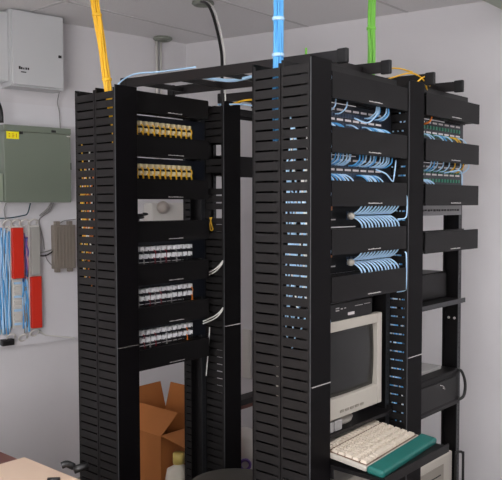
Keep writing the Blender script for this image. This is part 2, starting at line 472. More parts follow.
cord('patch_cable', [(.82,YB-.02,z1+.06),(.83,YB-.05,z1+.072),(.855,YB-.05,z1+.10)], .004, M['orange'], 'orange patch cord at the left end of the upper green panel', group=G2)
cord('patch_cable', [(1.02,YB-.02,z2+.05),(1.09,YB-.05,z2+.062),(1.135,YB-.045,z2+.05),(1.150,YB-.04,z2+.0)], .003, M['lblue'], 'light blue patch cord arching down at the right end of the lower green panel', group=G2)

# 1U grey unit in right rack
t = thing('rack_unit', (1.0,YB+.1,1.615), 'thin grey rack unit with dark lettering between two black managers, right rack', 'rack unit')
obj('face_plate', B(.754,1.224,YB-.004,YB-.0005,1.612,1.654), M['dgrey'], t)
obj('case', B(.775,1.20,YB,YB+.2,1.614,1.652), M['steel'], t)
bm = BM(); random.seed(4); x = .79
while x < 1.18:
    w = random.uniform(.006,.02); box(bm, x, x+w, YB-.005, YB-.0035, 1.629+random.uniform(0,.003), 1.638); x += w+random.uniform(.004,.012)
obj('lettering', bm, M['ink'], t)

# ------------------------------------------------------------------ overhead runways
def runway(xa, xb, y1, label, nr):
    t = thing('cable_runway', ((xa+xb)/2, .6, 2.135), label, 'cable runway', 'black ladder cable runways')
    zt = lambda y: 2.180+.028*y/1.1
    for x in (xa, xb):
        bm = BM(); lo=[(x-.005,-.0,zt(0)-.042),(x+.005,-.0,zt(0)-.042),(x+.005,y1,zt(y1)-.042),(x-.005,y1,zt(y1)-.042)]
        hexa(bm, lo, [(a,b,c+.040) for a,b,c in lo]); s = obj('stringer', bm, M['runway'], t)
        for y in (0, y1):
            obj('end_cap', B(x-.009,x+.009,(y-.004 if y < .5 else y-.02),(y+.036 if y < .5 else y+.02),zt(y)-.047,zt(y)+.003), M['cap'], s, .004)
    for k in range(nr):
        y = .12+k*(y1-.2)/(nr-1)
        obj('rung', B(xa+.005,xb-.005,y-.006,y+.006,zt(y)-.034,zt(y)-.012), M['runway'], t)
runway(.197,.475,1.16,'black ladder cable runway crossing above the monitor rack to the left rack',5)
runway(.811,1.066,1.16,'black ladder cable runway above the right rack',5)

# ------------------------------------------------------------------ cable bundles from the ceiling
def bundle(pts, R, nst, r, m, label, ties, tm, fray=None):
    P = smooth_path(pts, 8)
    t = thing('cable_bundle', P[0], label, 'cable bundle')
    bm = BM(); rg = random.Random(len(label))
    offs = [(0,0)]+[(R*.5*math.cos(a),R*.5*math.sin(a)) for a in [2*PI*k/6 for k in range(6)]]+[(R*.95*math.cos(a),R*.95*math.sin(a)) for a in [2*PI*(k+.3)/12 for k in range(12)]]
    for (u, v) in offs[:nst]:
        ph = rg.uniform(0,6)
        tube(bm, [p+Vector((u+.003*math.sin(ph+i*.5), v+.003*math.cos(ph+i*.4), 0)) for i, p in enumerate(P)], r, 6, 1, smooth=False)
    obj('strands', bm, m, t)
    for f in ties:
        p = P[int(f*(len(P)-1))]; q = P[min(len(P)-1,int(f*(len(P)-1))+1)]
        tb = BM(); lathe(tb, [(R*1.05+r,-.006),(R*1.05+r+.002,-.005),(R*1.05+r+.002,.005),(R*1.05+r,.006)], p, 16); obj('cable_tie', tb, tm, t)
    return t
LV = Vector((-.66,.75,0))
b0 = Vector((-.022,.985,2.06))
bundle([b0+Vector((.0,-.045,-.17)), b0+Vector((.0,-.03,-.08)), b0+Vector((.008,.008,.02)), b0+Vector((.012,.020,.14))+LV*.012, b0+Vector((.018,.025,.36))+LV*.045, b0+Vector((.02,.027,.66))+LV*.082], .0135, 19, .0036, M['yellow'],
       'yellow cable bundle dropping from the ceiling into the leftmost cable manager', (.55,.8), M['yellow'])
b0 = Vector((.052,.178,1.85))
bundle([b0, b0+Vector((0,0,.25)), b0+Vector((0.002,0,.5)), b0+Vector((-.002,0.004,.87))], .0145, 19, .0038, M['blue'],
       'bright blue cable bundle dropping from the ceiling into the large near cable manager', (.42,.62,.83), M['lblue'])
bundle([(.596,.16,2.06),(.598,.155,2.2),(.60,.158,2.4),(.612,.150,2.72)], .0125, 19, .0034, M['green'],
       'green cable bundle dropping from the ceiling onto the runway behind the monitor rack', (.3,.6), M['green'])
# black and white drop cables through the ring
tag(obj('ceiling_ring', (lambda bm: (lathe(bm, [(.035,0),(.056,0),(.060,-.010),(.05,-.018),(.035,-.018),(.035,0)], (.905,1.378,H), 24), bm)[1])(BM()), M['ring']), 'grey-green ring in the ceiling where black cable passes', 'ceiling ring', 'ceiling cable rings')
cord('drop_cable', [(.88,1.38,2.72),(.80,1.24,2.66),(.735,1.13,2.55),(.675,1.03,2.38),(.648,1.0,2.25),(.632,.985,2.08),(.628,.975,1.7)], .0075, M['blackc'], 'thick black cable curving down from the ceiling ring behind the runway', 'cable', 'ceiling drop cables', 10, 6)
cord('drop_cable', [(.898,1.374,2.72),(.815,1.234,2.664),(.749,1.122,2.555),(.688,1.022,2.38),(.659,.992,2.25),(.650,.98,2.08),(.648,.97,1.7)], .004, M['white'], 'thin white cable running beside the thick black ceiling cable', 'cable', 'ceiling drop cables', 8, 6)
pc = WP(.645, H, .06)
tag(obj('ceiling_ring', (lambda bm: (lathe(bm, [(.03,0),(.058,0),(.062,-.010),(.05,-.020),(.03,-.020),(.03,0)], pc, 24), bm)[1])(BM()), M['ring']), 'grey ring in the ceiling near the room corner above a white conduit', 'ceiling ring', 'ceiling cable rings')
bm = BM(); a = WP(.625,H,.02); tube(bm, [a, WP(.625,1.75,.02)], .009, 10, 1, False)
tag(obj('conduit', bm, M['hwhite']), 'white vertical conduit on the back wall near the room corner', 'conduit')
bm = BM(); tube(bm, [WP(.662,H,.012), WP(.662,1.75,.012)], .006, 8, 1, False)
tag(obj('conduit', bm, M['hwhite']), 'thin white conduit right beside the wider one on the back wall', 'conduit')

# cables lying on the runway and rack tops
cord('loose_cable', [(.03,1.0,2.11),(.03,.99,2.15),(.12,1.00,2.20),(.197,.93,2.212),(.20,.72,2.206)], .0035, M['lblue'], 'pale blue cable arching over the left end of the runway', 'cable', 'cables on the runway')
cord('loose_cable', [(.30,.80,2.19),(.33,.68,2.165),(.34,.60,2.163),(.33,.48,2.170),(.30,.30,2.176)], .007, M['lblue'], 'pale blue cable sagging between the runway rails', 'cable', 'cables on the runway')
cord('loose_cable', [(.60,.96,2.10),(.63,.84,2.13),(.62,.70,2.115),(.60,.50,2.10)], .005, M['yellow'], 'yellow cable in the gap between left rack and near cable manager', 'cable', 'cables behind the near manager')
cord('loose_cable', [(.60,.98,2.12),(.61,.84,2.11),(.60,.72,2.085),(.58,.50,2.03)], .004, M['lblue'], 'pale blue cable running down behind the near cable manager', 'cable', 'cables behind the near manager')
for j, (pts, lab) in enumerate((([(.50,.24,2.13),(.62,.20,2.175),(.74,.14,2.205),(.82,.10,2.195)], 'yellow cable arching over the runway rail above the middle cable manager'),
                  ([(.56,.12,2.12),(.64,.08,2.15),(.72,.05,2.172),(.80,.04,2.155),(.87,.06,2.12)], 'yellow cable looping low in front of the runway rail on rack top'),
                  ([(.72,.03,2.13),(.77,.03,2.158),(.84,.05,2.170),(.93,.08,2.15)], 'yellow cable loop nearest the right rack top'))):
    cord('loose_cable', pts, .0032, M['yellow'], lab, 'cable', 'yellow cables on the rack tops')
for x, l in ((.16,'yellow-green cable tie stub on the near runway end'),):
    bm = BM(); tube(bm, [(.197,.17,2.13),(.197,.17,2.205)], .004, 6, 1, False); tag(obj('tie_stub', bm, M['green']), l, 'cable tie')

# ------------------------------------------------------------------ cables inside the vertical managers
def runs(n, xr, yr, zr, r, mats, label, group, wob=.012, name='patch_cable'):
    for k in range(n):
        x = rnd.uniform(*xr); y = rnd.uniform(*yr)
        za, zb = zr[0]+rnd.uniform(0,.25), zr[1]-rnd.uniform(0,.3)
        N = 12; pts = []
        for i in range(N+1):
            yy = min(max(y+wob*math.sin(i*.9+k)+rnd.uniform(-.5,.5)*wob, yr[0]), yr[1])
            pts.append((min(max(x+rnd.uniform(-.004,.004), xr[0]), xr[1]), yy, za+(zb-za)*i/N))
        cord(name, pts, r, rnd.choice(mats), label, group=group, n=3)
runs(16, (.007,.013), (.016,.105), (1.24,1.98), .0032, [M['lblue'],M['lblue'],M['white']], 'light blue cords showing through the front side slots of the large near cable manager', 'cords in the near manager')
runs(4, (.010,.020), (.06,.112), (1.18,1.6), .003, [M['lblue']], 'light blue cords showing through the lower front slots of the near manager', 'cords low in the near manager')
runs(1, (.008,.012), (.016,.020), (.15,1.2), .003, [M['lblue']], 'light blue cord along the front edge of the near manager, below the monitor height', None, .001)
runs(12, (-.044,-.036), (1.068,1.155), (1.30,1.95), .003, [M['yellow'],M['yellow'],M['white'],M['orange']], 'yellow and white cords showing through the rear slots of the leftmost cable manager', 'cords in the leftmost manager')
runs(18, (.628,.635), (.018,.100), (.80,1.62), .003, [M['lblue'],M['white'],M['blue']], 'blue and white cords showing through the middle cable manager beside the monitor', 'cords in the middle manager')
runs(10, (.628,.638), (.016,.09), (1.45,2.08), .0035, [M['lblue'],M['lblue'],M['blue']], 'blue cords showing through the middle cable manager beside the blue panels', 'cords high in the middle manager')
# loops that leave the row-A right manager
for j, (z, l) in enumerate(((1.346,'upper'),(1.130,'lower'))):
    for q in (0,1):
        cord('patch_cable', [(.535,1.022,z-.015-.010*q),(.552,1.003,z-.003-.012*q),(.558,.96,z+.018-.012*q),(.562,.928,z+.045-.008*q),(.585,.922,z+.075)], .0034, M['white'],
             f'white patch cord {"upper" if q==0 else "lower"} of the {l} pair curving into the manager right of white plugs', group='white cords into the manager')
cord('patch_cable', [(.553,.990,1.60),(.556,.980,1.56),(.556,.974,1.545),(.557,.988,1.540),(.557,.994,1.57),(.556,.982,1.60)], .003, M['yellow'], 'small yellow cord loop beside the left rack below the yellow panels', group=None)
cord('patch_cable', [(.550,.992,1.09),(.550,.997,1.03),(.548,1.004,.94),(.546,1.012,.86)], .003, M['white'], 'white cord hanging down the right post of the left rack', group=None)
# white bits in gap beside the near manager
for j, (za, zb) in enumerate(((2.10,2.05),(1.87,1.83),(1.72,1.67),(1.53,1.48),(1.30,1.245))):
    cord('patch_cable', [(.112,.012,za),(.1125,.004,(za+zb)/2),(.112,.012,zb)], .0022, M['lblue'], f'pale cord bend in the slit right of the near manager, {ORD[j]} from the top', group='cord bends in the slit')
for j, (za, zb) in enumerate(((1.70,1.605),(1.48,1.33))):
    cord('patch_cable', [(.560,.012,zb-.0),(.600,.006,zb+.002),(.6125,.004,zb+.02),(.6130,.004,za-.02),(.6125,.01,za)], .0026, M['lblue'], f'light blue cord turning down beside the middle manager, {"upper" if j==0 else "lower"} one', group='cords beside the middle manager')

# ------------------------------------------------------------------ monitor, shelf, keyboard
t = thing('rack_shelf', (.36,.1,.865), 'black shelf carrying the monitor between the rack posts', 'shelf')
obj('shelf_plate', B(.143,.588,.05,.36,.862,.868), M['steel'], t)
obj('front_lip', B(.143,.588,.046,.0498,.856,.868), M['steel'], t)
for x in (.143,.585): obj('side_bracket', B(x,x+.003,.05,.07,.8685,.885), M['steel'], t)
t = thing('crt_monitor', (.31,.15,.868), 'beige tube monitor with dark screen on the shelf between racks', 'monitor')
mx0, mx1, mz0, mz1, yf = .141, .513, .914, 1.256, .048
bm = BM()
sx0, sx1, sz0, sz1 = mx0+.024, mx1-.030, mz0+.072, mz1-.036
for a in ((mx0,sx0,mz0,mz1),(sx1,mx1,mz0,mz1),(sx0,sx1,sz1,mz1),(sx0,sx1,mz0,sz0)):
    box(bm, a[0],a[1],yf,yf+.028,a[2],a[3])
obj('front_bezel', bm, M['beige'], t, .003, 2)
bm = BM(); nx, nz = 14, 12; g = []
for i in range(nx+1):
    row = []
    for k in range(nz+1):
        u, v = i/nx*2-1, k/nz*2-1
        row.append(bm.verts.new((sx0-.001+(sx1-sx0+.002)*(u+1)/2, yf+.012+.012*(u*u+v*v)/2, sz0-.001+(sz1-sz0+.002)*(v+1)/2)))
    g.append(row)
for i in range(nx):
    for k in range(nz): f = bm.faces.new((g[i][k],g[i+1][k],g[i+1][k+1],g[i][k+1])); f.smooth = True
bmesh.ops.solidify(bm, geom=bm.faces[:], thickness=-.006)
obj('screen', bm, M['crt'], t)
bm = BM(); hexa(bm, [(mx0+.008,yf+.028,mz0+.006),(mx1-.008,yf+.028,mz0+.006),(mx1-.008,yf+.028,mz1-.006),(mx0+.008,yf+.028,mz1-.006)],
                 [(mx0+.07,yf+.34,mz0+.05),(mx1-.07,yf+.34,mz0+.05),(mx1-.07,yf+.34,mz1-.07),(mx0+.07,yf+.34,mz1-.07)])
obj('rear_housing', bm, M['beige'], t, .012)
bm = BM(); lathe(bm, [(.0,0),(.112,0),(.116,.010),(.105,.020),(.06,.035),(.06,.056),(0,.056)], ((mx0+mx1)/2,yf+.145,.868), 32)
obj('swivel_base', bm, M['beige'], t)
for k in range(5): obj('button', B(.235+k*.032,.257+k*.032,yf-.003,yf+.002,mz0+.018,mz0+.026), M['beige2'], t)
# black box on monitor
t = thing('video_switch_box', (.28,.1,1.264), 'small black device with white printing on top of the monitor', 'electronic device')
obj('case', B(.146,.445,.050,.22,1.2565,1.318), M['steel'], t, .003)
bm = BM()
for x, z, w, h in ((.21,1.302,.02,.004),(.21,1.294,.02,.004),(.24,1.298,.012,.004),(.262,1.299,.01,.003),(.33,1.301,.05,.002),(.39,1.302,.04,.002)): box(bm, x, x+w, .0485, .0505, z-.003, z+h-.003)
obj('printing', bm, M['mark'], t)
obj('badge', B(.285,.325,.0485,.0505,1.270,1.280), M['label'], t)

# keyboard tray
t = thing('keyboard_tray', (.34,-.05,.79), 'black keyboard tray pulled out under the monitor', 'tray')
obj('tray_plate', B(.113,.552,-.205,.07,.778,.790), M['steel'], t)
obj('front_lip', B(.113,.552,-.209,-.205,.770,.800), M['steel'], t)
for x in (.113,.548): obj('slide_rail', B(x,x+.004,-.01,.07,.745,.7775), M['steel'], t)
K0 = Vector((.128,-.128,.793)); e1 = Vector((.9966,.082,0)).normalized(); e2 = Vector((-e1.y,e1.x,.13)).normalized(); e3 = e1.cross(e2)
KM = Matrix(((e1.x,e2.x,e3.x,K0.x),(e1.y,e2.y,e3.y,K0.y),(e1.z,e2.z,e3.z,K0.z),(0,0,0,1)))
KL, KD = .412, .205
t = thing('keyboard', K0+e1*KL/2+e2*KD/2, 'beige keyboard with cream keys on the black tray', 'keyboard')
bm = BM(); box(bm, 0, KL, 0, KD, 0, .018); bevel(bm, .004); bm.transform(KM); obj('case', bm, M['beige'], t)
bm = BM(); box(bm, .008, KL-.008, .004, KD-.022, .0175, .0185); bm.transform(KM); obj('key_well', bm, M['keybase'], t)
rows = [(16,.166),(20,.132),(20,.105),(16,.078),(16,.051),(10,.022)]
for n, y in rows:
    x = .014; W = KL-.028; ws = [1.0]*n
    if n == 10: ws = [1.4,1.2,1.2,5.5,1.2,1.2,1.4,1.1,1.1,2.4]
    if n == 16: ws[0] = 1.6; ws[-4] = 1.7
    tot = sum(ws)
    for w in ws:
        ww = W*w/tot
        bm = BM(); a = .0022
        hexa(bm, [(x+a,y-.0115,.0185),(x+ww-a,y-.0115,.0185),(x+ww-a,y+.0115,.0185),(x+a,y+.0115,.0185)],
                 [(x+a+.002,y-.009,.027),(x+ww-a-.002,y-.009,.027),(x+ww-a-.002,y+.0095,.027),(x+a+.002,y+.0095,.027)])
        bm.transform(KM); obj('key', bm, M['key'], t); x += ww
bm = BM(); box(bm, -.006, KL+.014, -.066, -.0015, -.001, .025); bevel(bm, .009, 3); bm.transform(KM)
tag(obj('wrist_rest', bm, M['teal']), 'teal padded wrist rest along the front of the keyboard', 'wrist rest')
for j, (x0, x1, l) in enumerate(((.170,.207,'left'),(.214,.258,'right'))):
    tag(obj('power_adapter', B(x0,x1,.052,.067,.8685,.906), M['papers'], None, .004), f'small light grey adapter under the monitor front, {l} one of two', 'adapter', 'grey adapters')

# ------------------------------------------------------------------ lower right: device with loop handle, shelf unit, beige computer
t = thing('rack_shelf', (.98,.12,1.24), 'black shelf in the right rack under the bottom manager', 'shelf')
obj('shelf_plate', B(.768,1.175,.03,.40,1.236,1.242), M['steel'], t); obj('front_lip', B(.768,1.175,.026,.0298,1.228,1.248), M['flange'], t)
t = thing('rack_box', (.98,.2,1.243), 'black box sitting on the shelf in the right rack', 'electronic device')
obj('case', B(.768,1.172,.12,.36,1.2425,1.36), M['black'], t, .003); obj('front_panel', B(.772,1.168,.114,.1195,1.25,1.355), M['steel'], t)
t = thing('rack_shelf', (.98,.1,.765), 'lower black shelf in the right rack holding the device with loop cable', 'shelf')
obj('shelf_plate', B(.768,1.175,.055,.40,.780,.785), M['steel'], t); obj('front_lip', B(.768,1.175,.051,.0548,.774,.785), M['steel'], t)
t = thing('tape_drive_unit', (.98,.15,.76), 'black desktop device with silver mark on lower right rack shelf', 'electronic device')
obj('case', B(.77,1.165,.045,.38,.7855,.932), M['black'], t, .006)
obj('front_panel', B(.80,1.12,.040,.046,.805,.905), M['steel'], t, .002)
bm = BM(); tube(bm, [(.965,.038,.893),(.985,.036,.888),(1.0,.036,.878),(1.004,.036,.868)], .0025, 6, 3); tube(bm, [(.985,.036,.878),(1.006,.036,.872)], .0025, 6, 1, False)
obj('silver_mark', bm, M['chrome'], t)
tag(obj('paper_stack', B(.79,1.10,.10,.34,.9325,.948), M['papers'], None, .002), 'grey papers lying on top of the black device in the right rack', 'papers')
cord('loop_cable', [(1.150,.044,.926),(1.160,.034,.922),(1.166,.022,.89),(1.168,.018,.85),(1.163,.024,.81),(1.150,.044,.792)], .0065, M['blackc'], 'thick black cable loop at the right side of the black device', 'cable', None, 8, 6)
t = thing('computer_tower', (.98,.2,.0), 'beige computer case at the bottom of the right rack', 'computer')
obj('case', B(.80,1.190,.115,.50,.10,.545), M['beige'], t, .006)
obj('front_bezel', B(.80,1.190,.085,.1145,.10,.547), M['beige'], t, .008)
obj('drive_bay', B(.84,1.10,.082,.086,.42,.51), M['beige2'], t, .002)
obj('drive_slot', B(.86,1.07,.0805,.083,.465,.470), M['ink'], t)
tag(obj('floor_plinth', B(.78,1.19,.09,.52,.006,.0995), M['steel']), 'low black plinth under the beige computer case', 'plinth')
cord('bracket_tube', [(1.160,.055,.01),(1.160,.055,.50),(1.162,.053,.548),(1.175,.045,.553),(1.188,.036,.545),(1.190,.034,.50),(1.190,.034,.01)], .006, M['blackc'], 'bent black tube standing right of the beige computer case', 'tube', None, 8, 5)
t = thing('equipment_case', (.35,.2,.02), 'beige case low in the monitor rack under the keyboard tray', 'computer')
obj('case', B(.145,.52,.10,.33,.20,.655), M['beige'], t, .006); obj('front_bezel', B(.145,.52,.082,.0995,.20,.657), M['beige'], t, .006)
tag(obj('floor_plinth', B(.145,.58,.085,.34,.006,.1995), M['steel']), 'low black plinth under the monitor rack case', 'plinth')

# shelf and odds in the gap right of the left rack
t = thing('rack_shelf', (.93,1.1,.65), 'black shelf with brown edge seen in the gap beside the near manager', 'shelf')
obj('shelf_plate', B(.69,1.18,1.02,1.095,.655,.69), M['steel'], t); e = obj('front_edge', B(.69,1.18,1.016,1.0195,.645,.662), M['wood'], t)

t = thing('plastic_bag', (1.31,1.45,.0), 'white plastic sack with purple print below the gap shelf', 'bag')
bm = BM(); lathe(bm, [(0,0),(.11,.0),(.125,.06),(.12,.20),(.085,.30),(.035,.34),(0,.345)], (1.31,1.45,0), 18); obj('sack', bm, M['hwhite'], t)
bm = BM(); lathe(bm, [(.022,-.006),(.036,-.006),(.036,.006),(.022,.006),(.022,-.006)], (1.2185,1.3685,.17), 16, mtx=Matrix.Rotation(-.843,4,'Z')@Matrix.Rotation(PI/2,4,'X')); obj('print', bm, M['purple'], t)

# black cable coil on manager in the window of the left rack
bm = BM(); tube(bm, [(.08+.055*math.cos(a)+.02*a/6, YA-.035+.02*math.sin(a), zA[3]+.092+.002*a) for a in [k*.7 for k in range(20)]], .005, 6, 2)
tag(obj('cable_coil', bm, M['blackc']), 'coiled black cable lying on a manager in the open window of the left rack', 'cable')

# ------------------------------------------------------------------ floor things: cardboard box, bottle, stool
cx0, cy0, cw, cz = .555, 1.343, .36, .5
t = thing('cardboard_box', (cx0+cw/2, cy0+cw/2, 0), 'open brown cardboard box with flaps up behind the left rack', 'box')
bm = BM(); box(bm, cx0,cx0+.005,cy0,cy0+cw,0,cz); box(bm, cx0+cw-.005,cx0+cw,cy0,cy0+cw,0,cz)
box(bm, cx0+.005,cx0+cw-.005,cy0,cy0+.005,0,cz); box(bm, cx0+.005,cx0+cw-.005,cy0+cw-.005,cy0+cw,0,cz); box(bm, cx0,cx0+cw,cy0,cy0+cw,0,.005)
obj('carton', bm, M['card'], t)
def flap(a, b, v, m=M['card']):
    a, b, v = Vector(a), Vector(b), Vector(v); n = (b-a).cross(v).normalized()*.004; e = (b-a)*.04
    bm = BM(); lo = [a, b, b+v-e, a+v+e]; hexa(bm, lo, [p+n for p in lo]); obj('flap', bm, m, t)
x1, y1 = cx0+cw, cy0+cw
flap((cx0,y1,cz),(x1,y1,cz),(0,.03,.155)); flap((x1,y1,cz),(x1,cy0,cz),(.03,0,.15))
flap((cx0,cy0,cz),(cx0,y1,cz),(.13,0,.09)); flap((x1,cy0,cz),(cx0,cy0,cz),(0,-.16,-.03))
t = thing('bottle', (.602,1.263,0), 'white bottle with pale yellow cap in front of the cardboard box', 'bottle')
bm = BM(); lathe(bm, [(0,0),(.066,0),(.07,.015),(.07,.28),(.06,.34),(.025,.36),(.025,.37),(0,.37)], (.602,1.263,-.0), 20); obj('body', bm, M['bottle'], t)
bm = BM(); lathe(bm, [(0,.371),(.03,.371),(.03,.42),(.024,.425),(0,.425)], (.602,1.263,0), 16); obj('cap', bm, M['bcap'], t)
t = thing('stool', (.245,.56,0), 'round dark grey stool standing between the two rack rows', 'stool')
bm = BM(); lathe(bm, [(0,.49),(.17,.49),(.185,.50),(.19,.525),(.18,.545),(.15,.552),(0,.555)], (.245,.56,0), 36); obj('seat', bm, M['stool'], t)
for k in range(4):
    a = PI/4+k*PI/2; bm = BM(); tube(bm, [(.245+.12*math.cos(a),.56+.12*math.sin(a),.489),(.245+.16*math.cos(a),.56+.16*math.sin(a),.0)], .011, 8, 1, False); obj('leg', bm, M['steel'], t)

# ------------------------------------------------------------------ desk corner at the left
t = thing('desk', (-.9,.45,0), 'beige laminate desk whose corner shows at the bottom left', 'desk')
obj('desktop', B(-1.5,-.434,-.05,.978,.715,.74), M['desk'], t, .003)
for x, y in ((-1.47,0),(-.50,0),(-1.47,.93),(-.50,.93)): obj('leg', B(x,x+.04,y,y+.04,0,.7145), M['steel'], t)
t = thing('side_table', (-.85,1.35,0), 'red-brown wooden table beyond the beige desk', 'table')
obj('tabletop', B(-1.3,-.43,.99,1.55,.70,.72), M['wood'], t, .003)
for x, y in ((-1.27,1.03),(-.50,1.03),(-1.27,1.49),(-.50,1.49)): obj('leg', B(x,x+.04,y,y+.04,0,.6995), M['wood'], t)
t = thing('desk_clip', (-.40,.73,.741), 'black rounded clip on the beige desk by the leftmost manager', 'clip')
bm = BM(); tube(bm, [(-.440,.735,.766),(-.425,.725,.770),(-.405,.715,.757)], .012, 10, 4); obj('handle', bm, M['blackc'], t)
bm = BM(); tube(bm, [(-.415,.70,.752),(-.37,.68,.762)], .014, 10, 1, False); obj('jaw', bm, M['blackc'], t)
bm = BM(); tube(bm, [(-.52,.70,.748),(-.49,.672,.748)], .0075, 8, 1, False); tag(obj('pen', bm, M['blackc']), 'black pen lying on the beige desk at the picture bottom', 'pen')

# ------------------------------------------------------------------ back wall fittings
def wbox(bm, s0, s1, z0, z1, o0, o1):
    lo = [WP(s0,z0,o0),WP(s1,z0,o0),WP(s1,z0,o1),WP(s0,z0,o1)]; hexa(bm, lo, [Vector((p.x,p.y,z1)) for p in lo]); return bm
def wtube(bm, pts, r, sides=6, n=4): tube(bm, [WP(*p) for p in pts], r, sides, n)
bm = wbox(BM(), -1.15, .28, .857, 2.228, .0005, .018)
tag(obj('plywood_board', bm, M['ply']), 'white painted backboard on the back wall carrying the grey box and wiring', 'backboard')
t = thing('wall_cabinet', WP(-.24,2.31,.08), 'white metal wall cabinet just under the ceiling, top left', 'cabinet')
obj('body', wbox(BM(), -.39, -.080, 2.305, H-.004, .001, .13), M['cabw'], t)
obj('door', wbox(BM(), -.385, -.088, 2.312, H-.012, .1305, .15), M['cabw'], t, .003)
obj('side_flange', wbox(BM(), -.445, -.391, 2.33, H-.02, .001, .10), M['cabw'], t)
obj('lock', wbox(BM(), -.119, -.103, 2.482, 2.496, .150, .156), M['ink'], t)
bm = BM()
for k, (w, h) in enumerate(((.012,.016),(.010,.012),(.008,.010),(.010,.012),(.010,.012))):
    wbox(bm, -.352+k*.0125, -.352+k*.0125+w*.85, 2.395, 2.395+h, .150, .1515)
wbox(bm, -.340, -.31, 2.378, 2.384, .150, .1515)
obj('badge', bm, M['ink'], t)
obj('hinge', wbox(BM(), -.078, -.062, 2.47, 2.52, .02, .05), M['cabg2'], t)
t = thing('wall_enclosure', WP(-.23,1.67,.07), 'grey-green metal enclosure with yellow label on the backboard', 'electrical box')
obj('body', wbox(BM(), -.428, -.042, 1.675, 2.078, .0185, .105), M['cabg'], t)
obj('door', wbox(BM(), -.43, -.037, 1.672, 2.06, .1055, .122), M['cabg'], t, .003)
obj('hood', wbox(BM(), -.433, -.036, 2.0605, 2.094, .0185, .126), M['cabg'], t, .002)
obj('hinge_strip', wbox(BM(), -.46, -.4305, 1.68, 1.83, .0185, .10), M['cabg2'], t)
yl = obj('yellow_label', wbox(BM(), -.417, -.346, 2.018, 2.058, .1221, .1235), M['ylab'], t)
bm = BM()
for a in ((-.404,-.396,2.043,2.047),(-.404,-.396,2.035,2.038),(-.404,-.396,2.027,2.030),(-.386,-.374,2.043,2.046),(-.384,-.372,2.035,2.038),(-.386,-.374,2.027,2.030),(-.362,-.359,2.026,2.047)): wbox(bm, *a, .1235, .1242)
obj('printing', bm, M['olab'], yl)
obj('latch', wbox(BM(), -.158, -.132, 2.066, 2.078, .126, .132), M['ink'], t)
obj('latch', wbox(BM(), -.345, -.325, 2.046, 2.06, .122, .128), M['ink'], t)
obj('catch', wbox(BM(), -.036, -.028, 1.86, 1.90, .06, .11), M['ink'], t)
obj('catch', wbox(BM(), -.062, -.034, 2.046, 2.052, .122, .128), M['hwhite'], t)
# wire cabinet -> enclosure
bm = BM(); wtube(bm, [(-.072,2.306,.06),(-.07,2.25,.03),(-.060,2.20,.03),(-.058,2.085,.04)], .003); tag(obj('wire', bm, M['grey']), 'thin grey wire from white cabinet down to the grey-green enclosure', 'wire', 'wires on the backboard')
bm = BM(); wtube(bm, [(-.445,2.10,.13),(-.448,2.16,.13),(-.456,2.20,.12),(-.47,2.235,.11)], .012, 8); tag(obj('power_plug', bm, M['blackc']), 'black plug and lead standing above the enclosure at the left edge', 'plug')
# punch-down block columns
def wblock(s0, s1, z0, z1, label, m=None, covlab='', rows=10):
    t = thing('terminal_block', WP((s0+s1)/2, z0, .02), label, 'terminal block', 'wiring terminal blocks')
    obj('bracket', wbox(BM(), s0-.004, s1+.004, z0-.008, z1+.008, .0185, .040), M['hwhite'], t)
    if m:
        o = obj('cover', wbox(BM(), s0, s1, z0, z1, .0405, .066), m, t, .003); o['label'] = covlab
    else:
        for k in range(rows):
            z = z0+(z1-z0)*(k+.5)/rows
            obj('clip_row', wbox(BM(), s0+.004, s1-.004, z-.006, z+.006, .0405, .052), M['hwhite'] if k%3 else M['lblue'], t)
wblock(-.368,-.304,1.246,1.530,'terminal block with red cover, upper left one on the backboard',M['redc'],'red plastic cover')
wblock(-.360,-.312,.975,1.232,'open white terminal block with blue wires below the upper red cover')
wblock(-.258,-.206,1.262,1.532,'terminal block with grey cover, right of the upper red cover',M['greyc'],'grey plastic cover')
wblock(-.262,-.200,.955,1.250,'terminal block with red cover, lower right one on the backboard',M['redc'],'red plastic cover')
rw = random.Random(5)
def wires(n, sr, zr, o, cols, label, group):
    for k in range(n):
        s = sr[0]+(sr[1]-sr[0])*(k+.5)/n
        za, zb = zr[0]+rw.uniform(0,.05), zr[1]-rw.uniform(0,.05)
        bm = BM(); wtube(bm, [(s+rw.uniform(-.006,.006), za+(zb-za)*i/5, o+rw.uniform(0,.015)) for i in range(6)], .0045, 6, 3)
        c, m = cols[k%len(cols)]
        tag(obj('wire', bm, m), label.replace('*', c), 'wire', group.replace('*', c))
wires(14, (-.46,-.376), (.93,1.535), .03, [('light blue',M['lblue']),('blue',M['blue']),('light blue',M['lblue'])], '* wires bunched left of the upper red cover', '* wires left of the blocks')
wires(6, (-.300,-.268), (1.22,1.50), .03, [('blue',M['dblue']),('pink',M['pink']),('purple',M['purple'])], '* wires between the red and grey covers', '* wires between the covers')
wires(8, (-.308,-.268), (.93,1.24), .032, [('light blue',M['lblue']),('blue',M['blue']),('pale grey',M['grey'])], '* wires left of the lower red cover', '* wires by the lower cover')
for k, (s, z, l) in enumerate(((-.385,1.553,'leftmost above the red cover'),(-.335,1.556,'second from left above the covers'),(-.285,1.556,'third from left above the covers'),(-.235,1.556,'rightmost above the grey cover'),
                 (-.375,.915,'leftmost under the open block'),(-.305,.905,'between the lower wire bunches'),(-.235,.925,'under the lower red cover'))):
    bm = BM(); wtube(bm, [(s+.024*math.cos(a), z+.020*math.sin(a), .022+.03*(1+math.sin(a))/2) for a in [i*PI/5-.3 for i in range(10)]], .005, 6, 3)
    tag(obj('wire_ring', bm, M['hwhite']), f'white wire guide ring {l}', 'wire ring', 'white wire guide rings')
tag(obj('junction_plug', wbox(BM(), -.432, -.362, .873, .908, .0185, .055), M['blackc'], None, .004), 'black rectangular plug at the bottom left of the backboard', 'plug')
